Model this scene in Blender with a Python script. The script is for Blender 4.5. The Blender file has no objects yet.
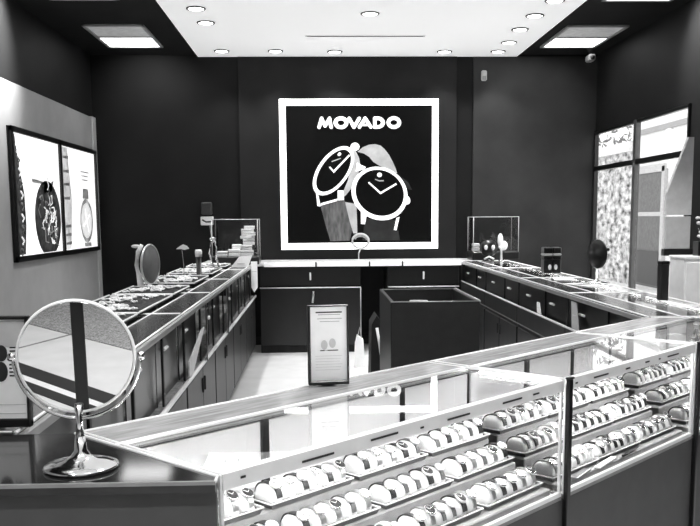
import bpy, bmesh, math, random
from mathutils import Matrix, Vector
random.seed(7)
PI = math.pi
S = bpy.context.scene
C = S.collection

# ------------------------------------------------------------------ materials
MATS = {}
def mat(name, g, rough=.5, metal=0., var=.12, scale=18., emit=0., coat=0., stretch=None, eg=None, spec=.5):
    if name in MATS: return MATS[name]
    m = bpy.data.materials.new(name); m.use_nodes = True
    nt = m.node_tree; n = nt.nodes; l = nt.links
    b = n['Principled BSDF']
    tc = n.new('ShaderNodeTexCoord'); mp = n.new('ShaderNodeMapping')
    if stretch: mp.inputs['Scale'].default_value = stretch
    no = n.new('ShaderNodeTexNoise'); no.inputs['Scale'].default_value = scale; no.inputs['Detail'].default_value = 4
    cr = n.new('ShaderNodeValToRGB')
    lo = max(0, g*(1-var)); hi = min(1, g*(1+var))
    cr.color_ramp.elements[0].position = .3; cr.color_ramp.elements[1].position = .7
    cr.color_ramp.elements[0].color = (lo, lo, lo, 1); cr.color_ramp.elements[1].color = (hi, hi, hi, 1)
    l.new(tc.outputs['Object'], mp.inputs['Vector']); l.new(mp.outputs['Vector'], no.inputs['Vector'])
    l.new(no.outputs['Fac'], cr.inputs['Fac']); l.new(cr.outputs['Color'], b.inputs['Base Color'])
    b.inputs['Roughness'].default_value = rough; b.inputs['Metallic'].default_value = metal
    b.inputs['Specular IOR Level'].default_value = spec
    if coat: b.inputs['Coat Weight'].default_value = coat; b.inputs['Coat Roughness'].default_value = .05
    if emit:
        b.inputs['Emission Strength'].default_value = emit
        if eg is None: l.new(cr.outputs['Color'], b.inputs['Emission Color'])
        else: b.inputs['Emission Color'].default_value = (eg, eg, eg, 1)
    MATS[name] = m
    return m

def glass(name, tint=.97, ior=1.45, rough=0., boost=1.0):
    if name in MATS: return MATS[name]
    m = bpy.data.materials.new(name); m.use_nodes = True
    nt = m.node_tree; n = nt.nodes; l = nt.links
    n.remove(n['Principled BSDF']); out = n['Material Output']
    tr = n.new('ShaderNodeBsdfTransparent'); tr.inputs['Color'].default_value = (tint, tint, tint, 1)
    gl = n.new('ShaderNodeBsdfGlossy'); gl.inputs['Roughness'].default_value = rough
    gl.inputs['Color'].default_value = (1, 1, 1, 1)
    fr = n.new('ShaderNodeLayerWeight'); fr.inputs['Blend'].default_value = .5
    pw = n.new('ShaderNodeMath'); pw.operation = 'POWER'; pw.inputs[1].default_value = 5
    r0 = ((ior-1)/(ior+1))**2
    mu = n.new('ShaderNodeMath'); mu.operation = 'MULTIPLY_ADD'; mu.inputs[1].default_value = (1-r0)*.85*boost; mu.inputs[2].default_value = r0*boost; mu.use_clamp = True
    l.new(fr.outputs['Facing'], pw.inputs[0])
    mx = n.new('ShaderNodeMixShader')
    l.new(pw.outputs[0], mu.inputs[0]); l.new(mu.outputs[0], mx.inputs['Fac'])
    l.new(tr.outputs[0], mx.inputs[1]); l.new(gl.outputs[0], mx.inputs[2]); l.new(mx.outputs[0], out.inputs['Surface'])
    MATS[name] = m
    return m

WALL   = mat('black_wall_paint', .009, .55, spec=.15, var=.18, scale=3)
WALLC  = mat('charcoal_wall_paint', .016, .6, spec=.15, var=.15, scale=3)
WALLD  = mat('dark_wall_paint', .034, .5, spec=.15, var=.2, scale=3)
WALLG  = mat('grey_wall_panel', .42, .55, var=.08, scale=4)
WALLL  = mat('light_wall', .70, .6, var=.06, scale=3)
CEILW  = mat('white_ceiling_added_glow', .90, .8, var=.02, scale=2, emit=.345)  # emission put in so the plain ceiling reads bright and lights the room
CEILB  = mat('black_ceiling', .014, .7, spec=.1, var=.2, scale=4)
FLOOR  = mat('pale_floor', .74, .25, var=.06, scale=5)
BLACK  = mat('black_lacquer', .007, .28, var=.3, scale=8)
BLACKM = mat('black_matte', .006, .6, var=.3, scale=20)
LAM    = mat('dark_laminate', .024, .4, spec=.15, var=.35, scale=10, stretch=(1, 1, .15))
LAMB   = mat('black_laminate', .018, .35, spec=.15, var=.35, scale=10, stretch=(1, 1, .15))
BLOCKF = mat('charcoal_front_panel', .085, .5, spec=.15, var=.08, scale=12)
BLOCKT = mat('glossy_black_top', .022, .08, var=.3, scale=10)
WOODT  = mat('grey_wood_rail', .34, .22, var=.3, scale=9, stretch=(1, 9, 1))
DARKT  = mat('dark_wood_rail', .045, .2, var=.35, scale=9, stretch=(1, 9, 1))
CHROME = mat('chrome', .86, .12, 1., var=.04)
STEEL  = mat('brushed_steel', .78, .28, 1., var=.06)
TRIM   = mat('bright_metal_trim', .90, .3, 0., var=.04)
TRIMD  = mat('soft_metal_trim', .45, .3, .6, var=.05)
WHITE  = mat('white_plastic', .85, .45, var=.03)
PAPER  = mat('white_paper', .93, .7, var=.04)
PAPERG = mat('grey_paper', .45, .7, var=.06)
LEATHW = mat('white_leather', .88, .5, var=.03, scale=40)
TRAYM  = mat('grey_suede_tray', .10, .7, var=.15, scale=50)
TRAYL  = mat('pale_tray_rim', .75, .5, var=.05)
DECK   = mat('display_deck', .30, .6, var=.12, scale=20)
REARP  = mat('frosted_rear_panel', .93, .35, var=.05, scale=2.5)
INK    = mat('dark_print', .02, .6, var=.3)
INKG   = mat('grey_print', .30, .6, var=.2)
INKL   = mat('light_grey_print', .58, .6, var=.1)
MIRROR = mat('mirror_glass', .92, .0, 1., var=.0)
GREYD  = mat('mid_grey_back', .13, .4, var=.12, scale=30)
LED    = mat('led_strip', 1., .5, var=0, emit=82.)
ROWFILL   = mat('row_fill_strip', 1., .5, var=0, emit=8.)  # weak glowing strip added to lift the left and right row interiors
LENS   = mat('downlight_lens', 1., .5, var=0, emit=9.)
DIFF   = mat('light_diffuser', 1., .5, var=0, emit=5.)
SCREEN = mat('lit_poster_sheet', .9, .4, var=.02, emit=.95)
NEON   = mat('lit_poster_border', 1., .4, var=.0, emit=1.6)
PBLACK = mat('poster_black', .004, .35, spec=.15, var=.2, scale=3)
PWHITE = mat('poster_white', .9, .5, var=.0, emit=.8)
PGREY  = mat('poster_grey', .12, .5, var=.5, scale=14, stretch=(3, 1, .6), emit=.25)
PLIGHT = mat('poster_light_grey', .42, .5, var=.2, scale=8, emit=.6)
PDARK  = mat('poster_dark_grey', .022, .5, var=.5, scale=9)
GLASS  = glass('clear_glass', .995, 1.3, boost=.8)
GLASST = glass('counter_top_glass', .96, 1.5, boost=1.15)
ACRYL  = glass('acrylic', .9, 1.45, boost=.7)
WINGL  = glass('window_glass', .95, 1.45)

# ------------------------------------------------------------------ mesh builder
class MB:
    def __init__(s): s.bm = bmesh.new(); s.mats = []
    def _mi(s, m):
        if m is None: return 0
        if m not in s.mats: s.mats.append(m)
        return s.mats.index(m)
    def face(s, vs, m=None):
        try:
            f = s.bm.faces.new(vs); f.material_index = s._mi(m); return f
        except ValueError: return None
    def box(s, x0, x1, y0, y1, z0, z1, bev=.003, m=None):
        b = bmesh.new()
        mat4 = Matrix.Translation(((x0+x1)/2, (y0+y1)/2, (z0+z1)/2)) @ Matrix.Diagonal((abs(x1-x0), abs(y1-y0), abs(z1-z0), 1))
        bmesh.ops.create_cube(b, size=1, matrix=mat4)
        bev = min(bev, .3*min(abs(x1-x0), abs(y1-y0), abs(z1-z0)))
        if bev > 0: bmesh.ops.bevel(b, geom=b.edges[:], offset=bev, segments=1, affect='EDGES')
        s.merge(b, m); return s
    def merge(s, b, m=None, mx=None):
        mi = s._mi(m); mp = {}
        for v in b.verts: mp[v] = s.bm.verts.new(mx @ v.co if mx else v.co)
        for f in b.faces:
            nf = s.face([mp[v] for v in f.verts])
            if nf: nf.material_index = mi; nf.smooth = f.smooth
        b.free(); return s
    def prism(s, poly, z0, z1, m=None, axis='z'):
        def P(a, b, c): return (a, b, c) if axis == 'z' else ((a, c, b) if axis == 'y' else (c, a, b))
        lo = [s.bm.verts.new(P(a, b, z0)) for a, b in poly]; hi = [s.bm.verts.new(P(a, b, z1)) for a, b in poly]
        n = len(poly)
        s.face(lo[::-1], m); s.face(hi, m)
        for i in range(n): s.face([lo[i], lo[(i+1) % n], hi[(i+1) % n], hi[i]], m)
        return s
    def tube(s, pts, r, seg=8, closed=False, m=None):
        pts = [Vector(p) for p in pts]; n = len(pts); rings = []
        rr = r if isinstance(r, (list, tuple)) else [r]*n
        up = Vector((0, 0, 1))
        for i, p in enumerate(pts):
            if closed: t = pts[(i+1) % n]-pts[i-1]
            else: t = pts[min(i+1, n-1)]-pts[max(i-1, 0)]
            t.normalize()
            a = t.cross(up)
            if a.length < .05: a = t.cross(Vector((0, 1, 0)))
            a.normalize(); b = a.cross(t)
            rings.append([s.bm.verts.new(p+rr[i]*(a*math.cos(2*PI*k/seg)+b*math.sin(2*PI*k/seg))) for k in range(seg)])
        for i in range(n if closed else n-1):
            A, B = rings[i], rings[(i+1) % n]
            for k in range(seg):
                f = s.face([A[k], A[(k+1) % seg], B[(k+1) % seg], B[k]], m)
                if f: f.smooth = True
        if not closed: s.face(rings[0][::-1], m); s.face(rings[-1], m)
        return s
    def bar(s, p, q, w, m=None): return s.tube([p, q], w, 6, m=m)
    def lathe(s, prof, seg=24, mx=None, m=None, smooth=True, loop=False):
        rings = []
        for r, z in prof:
            ring = []
            for k in range(seg):
                v = Vector((r*math.cos(2*PI*k/seg), r*math.sin(2*PI*k/seg), z))
                ring.append(s.bm.verts.new(mx @ v if mx else v))
            rings.append(ring)
        for A, B in zip(rings, rings[1:]+(rings[:1] if loop else [])):
            for k in range(seg):
                f = s.face([A[k], A[(k+1) % seg], B[(k+1) % seg], B[k]], m)
                if f: f.smooth = smooth
        if not loop: s.face(rings[0][::-1], m); s.face(rings[-1], m)
        return s
    def superell(s, c, rx, ry, rz, e=.6, seg=20, rings=12, m=None, zmin=None):
        def pw(a): return math.copysign(abs(a)**e, a)
        R = []
        for i in range(1, rings):
            ph = -PI/2+PI*i/rings
            ring = []
            for k in range(seg):
                th = 2*PI*k/seg
                z = c[2]+rz*pw(math.sin(ph))
                if zmin is not None: z = max(z, zmin)
                ring.append(s.bm.verts.new((c[0]+rx*pw(math.cos(ph))*pw(math.cos(th)), c[1]+ry*pw(math.cos(ph))*pw(math.sin(th)), z)))
            R.append(ring)
        for A, B in zip(R, R[1:]):
            for k in range(seg):
                f = s.face([A[k], A[(k+1) % seg], B[(k+1) % seg], B[k]], m)
                if f: f.smooth = True
        for ring, zz in ((R[0][::-1], 0), (R[-1], 0)):
            f = s.face(ring, m)
            if f: f.smooth = True
        return s
    def build(s, name, m, parent=None):
        me = bpy.data.meshes.new(name); bmesh.ops.recalc_face_normals(s.bm, faces=s.bm.faces[:]); s.bm.to_mesh(me); s.bm.free()
        if s.mats:
            for q in s.mats: me.materials.append(q)
        else: me.materials.append(m)
        o = bpy.data.objects.new(name, me); C.objects.link(o)
        if parent: o.parent = parent
        return o

def tag(o, label=None, cat=None, group=None, kind=None):
    if label: o['label'] = label
    if cat: o['category'] = cat
    if group: o['group'] = group
    if kind: o['kind'] = kind
    return o
def thing(name, label, cat, loc=(0, 0, 0), rz=0., group=None):
    o = bpy.data.objects.new(name, None); C.objects.link(o); o.empty_display_size = .05
    o.location = loc; o.rotation_euler = (0, 0, rz)
    return tag(o, label, cat, group)
def dup(root, loc=None, rz=None, label=None, group=None):
    def cp(o, parent):
        c = o.copy(); C.objects.link(c)
        if parent: c.parent = parent
        for ch in list(kids.get(o, [])): cp(ch, c)
        return c
    kids = {}
    for o in list(root.children_recursive): kids.setdefault(o.parent, []).append(o)
    r = cp(root, None)
    if loc is not None: r.location = loc
    if rz is not None: r.rotation_euler = (0, 0, rz)
    if label: r['label'] = label
    if group: r['group'] = group
    return r
def struct(name, mb, m): return tag(mb.build(name, m), kind='structure')

H = 1.4                       # eye height; counters are .94 high
T = .94
YB = 9.75; XL = -2.36; XR = 3.05; ZC = 3.10; YF = -4.2

# ------------------------------------------------------------------ the room
struct('floor', MB().box(XL-.2, XR+.025, YF-.2, YB+.2, -.1, 0, 0), FLOOR)
struct('ceiling', MB().box(XL-.2, XR+.025, YF-.2, YB+.2, ZC+.02, ZC+.12, 0), CEILB)
struct('trim_1', MB().box(-1.25, 2.17, YF+.05, YB-.005, ZC, ZC+.02, 0), CEILW)  # white panel, its glow added to the material
struct('wall_back', MB().box(XL-.2, XR+.02, YB, YB+.15, 0, ZC+.02, 0), WALL)
struct('trim_2', MB().box(-.83, 1.52, YB-.035, YB, 0, ZC-.002, .004), WALLC)      # centre pilaster
struct('trim_3', MB().box(1.70, XR-.001, YB-.02, YB, 0, ZC-.002, .004), WALLD)
struct('wall_left', MB().box(XL-.15, XL-.03, YF-.2, YB, 0, ZC+.02, 0), WALLC)
# window opening in the right wall
wy0, wy1, wz0, wz1 = 7.24, 9.72, .52, 2.295
w = MB()
w.box(XR, XR+.02, YF-.2, wy0, 0, ZC+.02, 0); w.box(XR, XR+.02, wy0, YB, wz1, ZC+.02, 0)
w.box(XR, XR+.02, wy0, YB, 0, wz0, 0); w.box(XR, XR+.02, wy1, YB, wz0, wz1, 0)
struct('wall_right', w, WALLC)
w = MB(); w.box(XL-.2, XR+.2, YF-.15, YF, 0, ZC+.02, 0)
struct('wall_front', w, WALLL)
# grey wall panel on the left
w = MB(); w.box(XL-.03, XL-.005, -2.0, 9.745, 0, 2.46, .003)
o = struct('trim_4', w, WALLG)
w = MB(); w.box(XL-.03, XL+.004, 9.60, 9.745, 0, 2.47, .004)
struct('trim_5', w, mat('pale_trim', .55, .4, var=.05))
struct('baseboard_back', MB().box(XL+.01, XR-.01, YB-.05, YB-.036, 0, .09, .003), BLACKM)

# window
w = MB(); fw = .03
x0, x1 = XR-.02, XR+.025
w.box(x0, x1, wy0, wy0+fw, wz0, wz1); w.box(x0, x1, wy1-fw, wy1, wz0, wz1)
w.box(x0, x1, wy0, wy1, wz1-fw, wz1); w.box(x0, x1, wy0, wy1, wz0, wz0+fw)
win = struct('window_1', w, BLACK)
mid = 8.47
MB().box(x0-.005, x1, mid-.035, mid+.035, wz0, wz1).build('mullion', mat('window_mullion', .10, .35), win)
MB().box(x0-.003, x1, wy0, wy1, 1.875, 1.925).build('transom', BLACK, win)
for a, b in ((wy0+fw, mid-.035), (mid+.035, wy1-fw)):
    for c, d in ((wz0+fw, 1.875), (1.925, wz1-fw)):
        MB().box(XR+.004, XR+.010, a, b, c, d, 0).build('pane', WINGL, win)

# outside the window: pavement and the buildings across
tag(MB().box(XR+.03, 26, 3, 40, -.25, -.05, 0).build('pavement', mat('outdoor_paving', .75, .8)), kind='structure')
FX = 6.5
b = thing('building', 'white building across the way with arched window and dark doorway, outside the right panes', 'building', (FX, 16.4, -.05))
def by(y): return y-16.4
MB().box(0, .3, by(9), by(18.1), 0, 5).build('wall', mat('white_facade', .85, .8, var=.06), b)
dm = MB().box(-.04, 0, by(16.5), by(17.8), .05, 2.25).build('door', mat('door_grey', .10, .5, var=.3), b)
MB().box(-.06, -.04, by(16.5), by(17.8), 1.42, 1.5).build('door_rail', mat('rail_pale', .5, .5), dm)
MB().box(-.06, -.04, by(16.55), by(17.75), .1, .75).build('lower_panel', mat('panel_dark', .03, .5), dm)
MB().box(-.07, 0, by(16.36), by(16.5), 0, 2.35).build('door_post', mat('post_grey', .5, .5), b)
MB().box(-.07, 0, by(16.36), by(17.9), 2.25, 2.40).build('lintel', mat('post_grey', .5, .5), b)
arch = [(by(16.35)+.28*math.cos(t), 2.75+.28*math.sin(t)) for t in [PI*i/12 for i in range(13)]]
arch = [(by(16.35)+.28, 2.3)]+arch+[(by(16.35)-.28, 2.3)]
MB().prism(arch, -.03, 0, axis='x').build('arched_window', mat('arch_white', .95, .6, var=.02, emit=.4), b)
MB().box(-.05, 0, by(14.6), by(18.1), 3.02, 3.12).build('cornice', mat('cornice_grey', .35, .6), b)
b = thing('garden_wall', 'bright rough stone wall with dark speckles, outside the left window panes', 'wall', (FX, 20.5, -.05))
stone = mat('stone_speckle', .5, .9, var=1., scale=3.5, stretch=(1, 1.2, 2.4))
MB().box(0, .4, -2.3, 5, 0, 2.75).build('stonework', stone, b)
MB().box(-.1, .5, -2.3, 5, 2.75, 2.95).build('coping', mat('coping', .85, .8), b)
t = thing('tree', 'leafy tree rising above the stone wall, outside the upper left pane', 'tree', (8.2, 22.5, -.05))
MB().tube([(0, 0, 0), (.1, 0, 1.5), (0, .1, 3.)], [.14, .1, .06]).build('trunk', mat('bark', .1, .9), t)
w = MB()
for i in range(420):
    a = random.random()*2*PI; r = 2.3*random.random()**.5; z = 3.0+random.random()*1.7
    c = Vector((.8*r*math.cos(a), r*math.sin(a), z)); s_ = .05+.06*random.random()
    d1 = Vector((random.gauss(0, 1), random.gauss(0, 1), random.gauss(0, 1))).normalized(); d2 = d1.orthogonal().normalized()
    w.face([w.bm.verts.new(c+d1*s_*1.6), w.bm.verts.new(c+d2*s_*.7), w.bm.verts.new(c-d1*s_*1.6), w.bm.verts.new(c-d2*s_*.7)])
w.build('foliage', mat('leaf_grey', .22, .7, var=.6), t)

# ------------------------------------------------------------------ ceiling fittings
def ceiling_light(x0, x1, y0, y1, label):
    t = thing('ceiling_light', label, 'ceiling light', ((x0+x1)/2, (y0+y1)/2, ZC+.02), 0, 'recessed rectangular ceiling lights')
    a, b = (x1-x0)/2, (y1-y0)/2; z = -.02
    w = MB()
    w.box(-a, a, -b, -b+.03, z, 0); w.box(-a, a, b-.03, b, z, 0); w.box(-a, -a+.03, -b, b, z, 0); w.box(a-.03, a, -b, b, z, 0)
    w.box(-a, a, -.015, .015, z, 0)
    w.build('frame', mat('light_frame', .35, .4), t)
    MB().box(-a+.03, a-.03, .015, b-.03, -.012, -.002, 0).build('diffuser', DIFF, t)
    MB().box(-a+.03, a-.03, -b+.03, -.015, -.010, -.002, 0).build('grey_pan', mat('light_pan', .55, .5, emit=.22), t)
for x0, x1, y0, y1, l in ((-2.08, -1.53, 8.22, 9.25, 'recessed rectangular ceiling light, far one of the left pair'),
                          (-2.08, -1.53, 6.25, 7.28, 'recessed rectangular ceiling light, nearer one of the left pair, cut by frame'),
                          (2.30, 2.87, 8.25, 9.27, 'recessed rectangular ceiling light, far one of the right pair'),
                          (2.30, 2.87, 6.27, 7.30, 'recessed rectangular ceiling light, nearer one of the right pair, cut by frame')):
    ceiling_light(x0, x1, y0, y1, l)
dl = [((-.97, 7.52), 'nearest in the left file of spots'), ((-.955, 8.05), 'second in the left file of spots'),
      ((-.96, 9.38), 'leftmost of the row along the back wall'), ((-.41, 9.38), 'second from left in the row along the back wall'),
      ((.20, 9.42), 'middle of the row along the back wall'), ((1.34, 9.42), 'second from right in the row along the back wall'),
      ((1.90, 9.42), 'far right corner of the white ceiling'), ((1.91, 8.94), 'second from the back in the right file'),
      ((1.88, 8.33), 'third from the back in the right file'), ((1.88, 7.77), 'fourth from the back in the right file'),
      ((1.91, 7.24), 'nearest in the right file, at top edge'), ((.463, 7.70), 'lone one at the middle of the white ceiling')]
d0 = None
for (x, y), l in dl:
    lab = 'round recessed downlight with dark rim, '+l
    if d0 is None:
        d0 = thing('downlight', lab, 'downlight', (x, y, ZC), 0, 'downlights in the white ceiling')
        MB().lathe([(.062, -.001), (.078, -.001), (.082, -.006), (.078, -.012), (.064, -.012), (.064, -.001)], 28, loop=True).build('rim', mat('rim_grey', .12, .35, .6), d0)
        MB().lathe([(.01, -.013), (.056, -.013), (.062, -.010), (.062, -.001), (.01, -.001)], 24).build('lens', LENS, d0)
    else: dup(d0, (x, y, ZC), label=lab)
# linear slot diffuser
t = thing('linear_vent', 'thin dark linear air slot in the white ceiling', 'vent', (.475, 8.65, ZC))
MB().box(-.57, .57, -.022, .022, -.004, 0).build('frame', mat('slot_frame', .5, .5), t)
MB().box(-.55, .55, -.010, .010, -.006, -.003).build('slot', BLACKM, t)
# sensor on back wall + ceiling camera
t = thing('motion_sensor', 'small pale sensor high on the back wall right of the poster', 'sensor', (1.81, YB-.02, 2.90))
MB().box(-.03, .03, -.04, 0, -.06, .05, .012).build('wall_mount', mat('sensor_grey', .5, .4), t)
MB().box(-.02, .02, -.046, -.038, -.05, -.01, .004).build('lens', INKG, t)
t = thing('security_camera', 'small security camera hanging at the ceiling corner above the window', 'camera', (2.83, 9.3, ZC-.012))
MB().lathe([(.03, .032), (.03, -.012), (.012, -.016), (.012, -.06)], 16).build('mount', BLACKM, t)
MB().box(-.035, .035, -.09, .05, -.12, -.055, .012).build('body', mat('camera_grey', .25, .4), t)
MB().lathe([(.001, 0), (.022, 0), (.022, .012)], 16, Matrix.Translation((0, -.1, -.09)) @ Matrix.Rotation(-PI/2, 4, 'X')).build('lens', BLACK, t)
# thermostat on dark wall left of acrylic box
t = thing('wall_sensor', 'small black wall unit with white label plate above the left counter end', 'sensor', (-1.20, YB, 1.41))
MB().box(-.06, .06, -.05, 0, .02, .16, .015).build('housing', mat('unit_dark', .03, .4), t)
MB().box(-.07, .07, -.03, 0, -.09, .005, .01).build('label_plate', WHITE, t)
MB().tube([(-.05, -.032, -.03), (-.01, -.032, -.055), (.05, -.032, -.05)], .008).build('mark', INK, t)
MB().tube([(.03, -.02, -.09), (.05, -.015, -.3), (.04, -.01, -.48)], .006).build('cable', INKG, t)

# ------------------------------------------------------------------ MOVADO wall poster
P = thing('wall_poster', 'large black square watch poster with glowing white border reading MOVADO on back wall', 'poster', (.46, YB-.036, H))
def pp(px, py): return (-.396+(px-279)*(1.711/159)-.46, 1.25-(py-99.5)*(1.6/149.5))
MB().box(-.856, .856, -.03, 0, -.352, 1.252, .004).build('backing', BLACK, P)
w = MB(); q = .07
w.box(-.856, .856, -.045, -.03, 1.252-q, 1.252); w.box(-.856, .856, -.045, -.03, -.352, -.352+q)
w.box(-.856, -.856+q, -.045, -.03, -.352+q, 1.252-q); w.box(.856-q, .856, -.045, -.03, -.352+q, 1.252-q)
w.build('glowing_border', NEON, P)
MB().box(-.856+q, .856-q, -.034, -.03, -.352+q, 1.252-q, 0).build('sheet', PBLACK, P)
def flat(name, pts, y, m, parent=P, f=None):
    f = f or pp
    MB().prism([f(*p) for p in pts], y-.0012, y, axis='y').build(name, m, parent)
def zz(x, y): return (300+x/4.385, 130+y/4.385)
def ell(cx, cy, rx, ry, rot, n=48):
    c, s_ = math.cos(rot), math.sin(rot)
    return [(cx+rx*math.cos(2*PI*i/n)*c-ry*math.sin(2*PI*i/n)*s_, cy+rx*math.cos(2*PI*i/n)*s_+ry*math.sin(2*PI*i/n)*c) for i in range(n)]
def ring(name, outer, inner, y, m, f, parent=P):
    w = MB(); n = len(outer)
    for yy in (y-.0012,):
        a = [w.bm.verts.new((f(*p)[0], yy, f(*p)[1])) for p in outer]; b = [w.bm.verts.new((f(*p)[0], yy, f(*p)[1])) for p in inner]
        for i in range(n): w.face([a[i], a[(i+1) % n], b[(i+1) % n], b[i]])
    w.build(name, m, parent)
def pz(x, y): return pp(*zz(x, y))
flat('strap', [(82, 322), (190, 303), (222, 440), (212, 484), (126, 486), (104, 410)], -.0355, PGREY, f=pz)
flat('strap', [(186, 312), (243, 322), (246, 452), (228, 452)], -.0352, PLIGHT, f=pz)
flat('strap', [(248, 94), (272, 74), (300, 63), (326, 61), (350, 67), (368, 82), (388, 108), (404, 138), (416, 165), (424, 188), (400, 188), (372, 168), (340, 152), (318, 138), (300, 116), (276, 101)], -.0355, PLIGHT, f=pz)
flat('strap', [(426, 190), (475, 232), (490, 262), (470, 258), (440, 220)], -.0352, PDARK, f=pz)
flat('strap', [(280, 385), (420, 395), (436, 484), (268, 484)], -.0352, PDARK, f=pz)
flat('case_side', [(222, 84), (236, 80), (256, 120), (262, 160), (235, 235), (195, 285), (170, 300), (205, 220), (226, 130)], -.037, PLIGHT, f=pz)
flat('crown', ell(238, 72, 20, 18, 0, 20), -.0385, PWHITE, f=pz)
flat('lug', [(64, 270), (76, 285), (84, 332), (70, 330)], -.0385, PWHITE, f=pz)
flat('lug', [(160, 262), (186, 262), (188, 304), (160, 306)], -.0385, PWHITE, f=pz)
flat('lug', [(246, 140), (262, 150), (286, 160), (280, 170), (240, 180)], -.0384, PWHITE, f=pz)
flat('bar', [(84, 318), (158, 298), (158, 308), (86, 328)], -.0384, PWHITE, f=pz)
rot = -.93
ring('watch_case', ell(142, 176, 124, 67, rot), ell(143, 176, 107, 54, rot), -.040, PWHITE, pz)
flat('dial', ell(143, 176, 109, 56, rot), -.039, PBLACK, f=pz)
flat('hands', [(122, 160), (128, 157), (143, 174), (211, 105), (217, 110), (144, 186)], -.0415, PWHITE, f=pz)
flat('dot', ell(169, 104, 9, 7, -.7, 16), -.0415, PWHITE, f=pz)
flat('dial_print', [(134, 134), (174, 120), (176, 124), (136, 138)], -.0415, PLIGHT, f=pz)
flat('lug', [(262, 352), (290, 362), (280, 412), (262, 410)], -.0425, PWHITE, f=pz)
flat('lug', [(420, 385), (434, 380), (420, 440), (408, 438)], -.0425, PWHITE, f=pz)
flat('crown', ell(466, 306, 15, 20, -.3, 20), -.0425, PWHITE, f=pz)
rot = .55
ring('watch_case', ell(345, 277, 128, 114, rot), ell(346, 274, 110, 98, rot), -.045, PWHITE, pz)
flat('dial', ell(346, 274, 112, 100, rot), -.044, PBLACK, f=pz)
flat('hands', [(294, 230), (299, 225), (350, 270), (418, 231), (422, 238), (349, 280)], -.0465, PWHITE, f=pz)
flat('dot', ell(345, 195, 11, 10, 0, 18), -.0465, PWHITE, f=pz)
flat('dial_print', [(325, 212), (345, 219), (364, 218), (364, 223), (344, 224), (325, 216)], -.0465, PLIGHT, f=pz)

def text_mesh(name, s, size, loc, parent, m, offset=0., sx=1., shear=0., rot=(PI/2, 0, 0), extrude=.0015, align='CENTER'):
    cu = bpy.data.curves.new(name, 'FONT'); cu.body = s; cu.size = size; cu.align_x = align; cu.offset = offset; cu.extrude = extrude; cu.shear = shear
    to = bpy.data.objects.new(name+'_tmp', cu); C.objects.link(to)
    bpy.context.view_layer.update()
    me = bpy.data.meshes.new_from_object(to.evaluated_get(bpy.context.evaluated_depsgraph_get()))
    bpy.data.objects.remove(to)
    me.name = name; me.transform(Matrix.Diagonal((sx, 1, 1, 1)))
    me.materials.clear(); me.materials.append(m)
    o = bpy.data.objects.new(name, me); C.objects.link(o); o.parent = parent
    o.location = loc; o.rotation_euler = rot
    return o
# heavy rounded capitals MOVADO drawn as letters of their own
def letters():
    x = 0; z0, z1 = 128.3, 117.2; h = z0-z1
    def poly(pts): w.prism([pp(*p) for p in pts], -.047, -.036, axis='y')
    def st(a, b, th):   # thick stroke with round ends
        ax, ay = a; bx_, by_ = b; L = math.hypot(bx_-ax, by_-ay); ux, uy = (bx_-ax)/L, (by_-ay)/L
        pts = []
        a0 = math.atan2(uy, ux)
        for i in range(9): t_ = a0+PI/2+PI*i/8; pts.append((ax+th*math.cos(t_), ay+th*math.sin(t_)))
        for i in range(9): t_ = a0-PI/2+PI*i/8; pts.append((bx_+th*math.cos(t_), by_+th*math.sin(t_)))
        poly(pts)
    def O(cx, cy, rx, ry, ix, iy):
        n = 32; o_ = ell(cx, cy, rx, ry, 0, n); i_ = ell(cx, cy, ix, iy, 0, n)
        a = [w.bm.verts.new((pp(*p)[0], -.047, pp(*p)[1])) for p in o_]; b2 = [w.bm.verts.new((pp(*p)[0], -.047, pp(*p)[1])) for p in i_]
        for i in range(n): w.face([a[i], a[(i+1) % n], b2[(i+1) % n], b2[i]])
    lo, hi, th = 127.0, 118.6, 1.75
    out = []
    def done():
        nonlocal w
        w.build('lettering', PWHITE, P); w = MB()
    w = MB()
    st((318.6, lo), (321.2, hi), th); st((321.2, hi), (324.6, lo-1.2), 1.6); st((324.6, lo-1.2), (329.0, hi), 1.6); st((329.0, hi), (330.6, lo), th); done()
    O(340.4, 122.8, 7.4, 6.3, 3.4, 2.5); done()
    st((348.6, hi), (353.4, lo), th); st((353.4, lo), (358.6, hi), th); done()
    st((358.8, lo), (364.6, hi), th); st((364.6, hi), (370.2, lo), th); st((362.5, 125), (367, 125), 1.1); done()
    st((374.2, hi), (374.2, lo), th)
    n = 16
    o_ = [(377.2+7.2*math.cos(-PI/2+PI*i/n), 122.8+6.0*math.sin(-PI/2+PI*i/n)) for i in range(n+1)]
    i_ = [(377.0+3.2*math.cos(-PI/2+PI*i/n), 122.8+2.6*math.sin(-PI/2+PI*i/n)) for i in range(n+1)]
    a = [w.bm.verts.new((pp(*p)[0], -.047, pp(*p)[1])) for p in o_]; b2 = [w.bm.verts.new((pp(*p)[0], -.047, pp(*p)[1])) for p in i_]
    for i in range(n): w.face([a[i], a[i+1], b2[i+1], b2[i]])
    st((374.2, hi-.0), (377.2, hi), th); st((374.2, lo), (377.2, lo), th); done()
    O(393.2, 122.8, 7.4, 6.3, 3.4, 2.5); done()
letters()

# ------------------------------------------------------------------ lit watch posters on the left wall
LB = thing('light_box', 'black framed backlit display with two watch posters on the left grey wall', 'light box', (XL-.026, 8.28, H))
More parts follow.
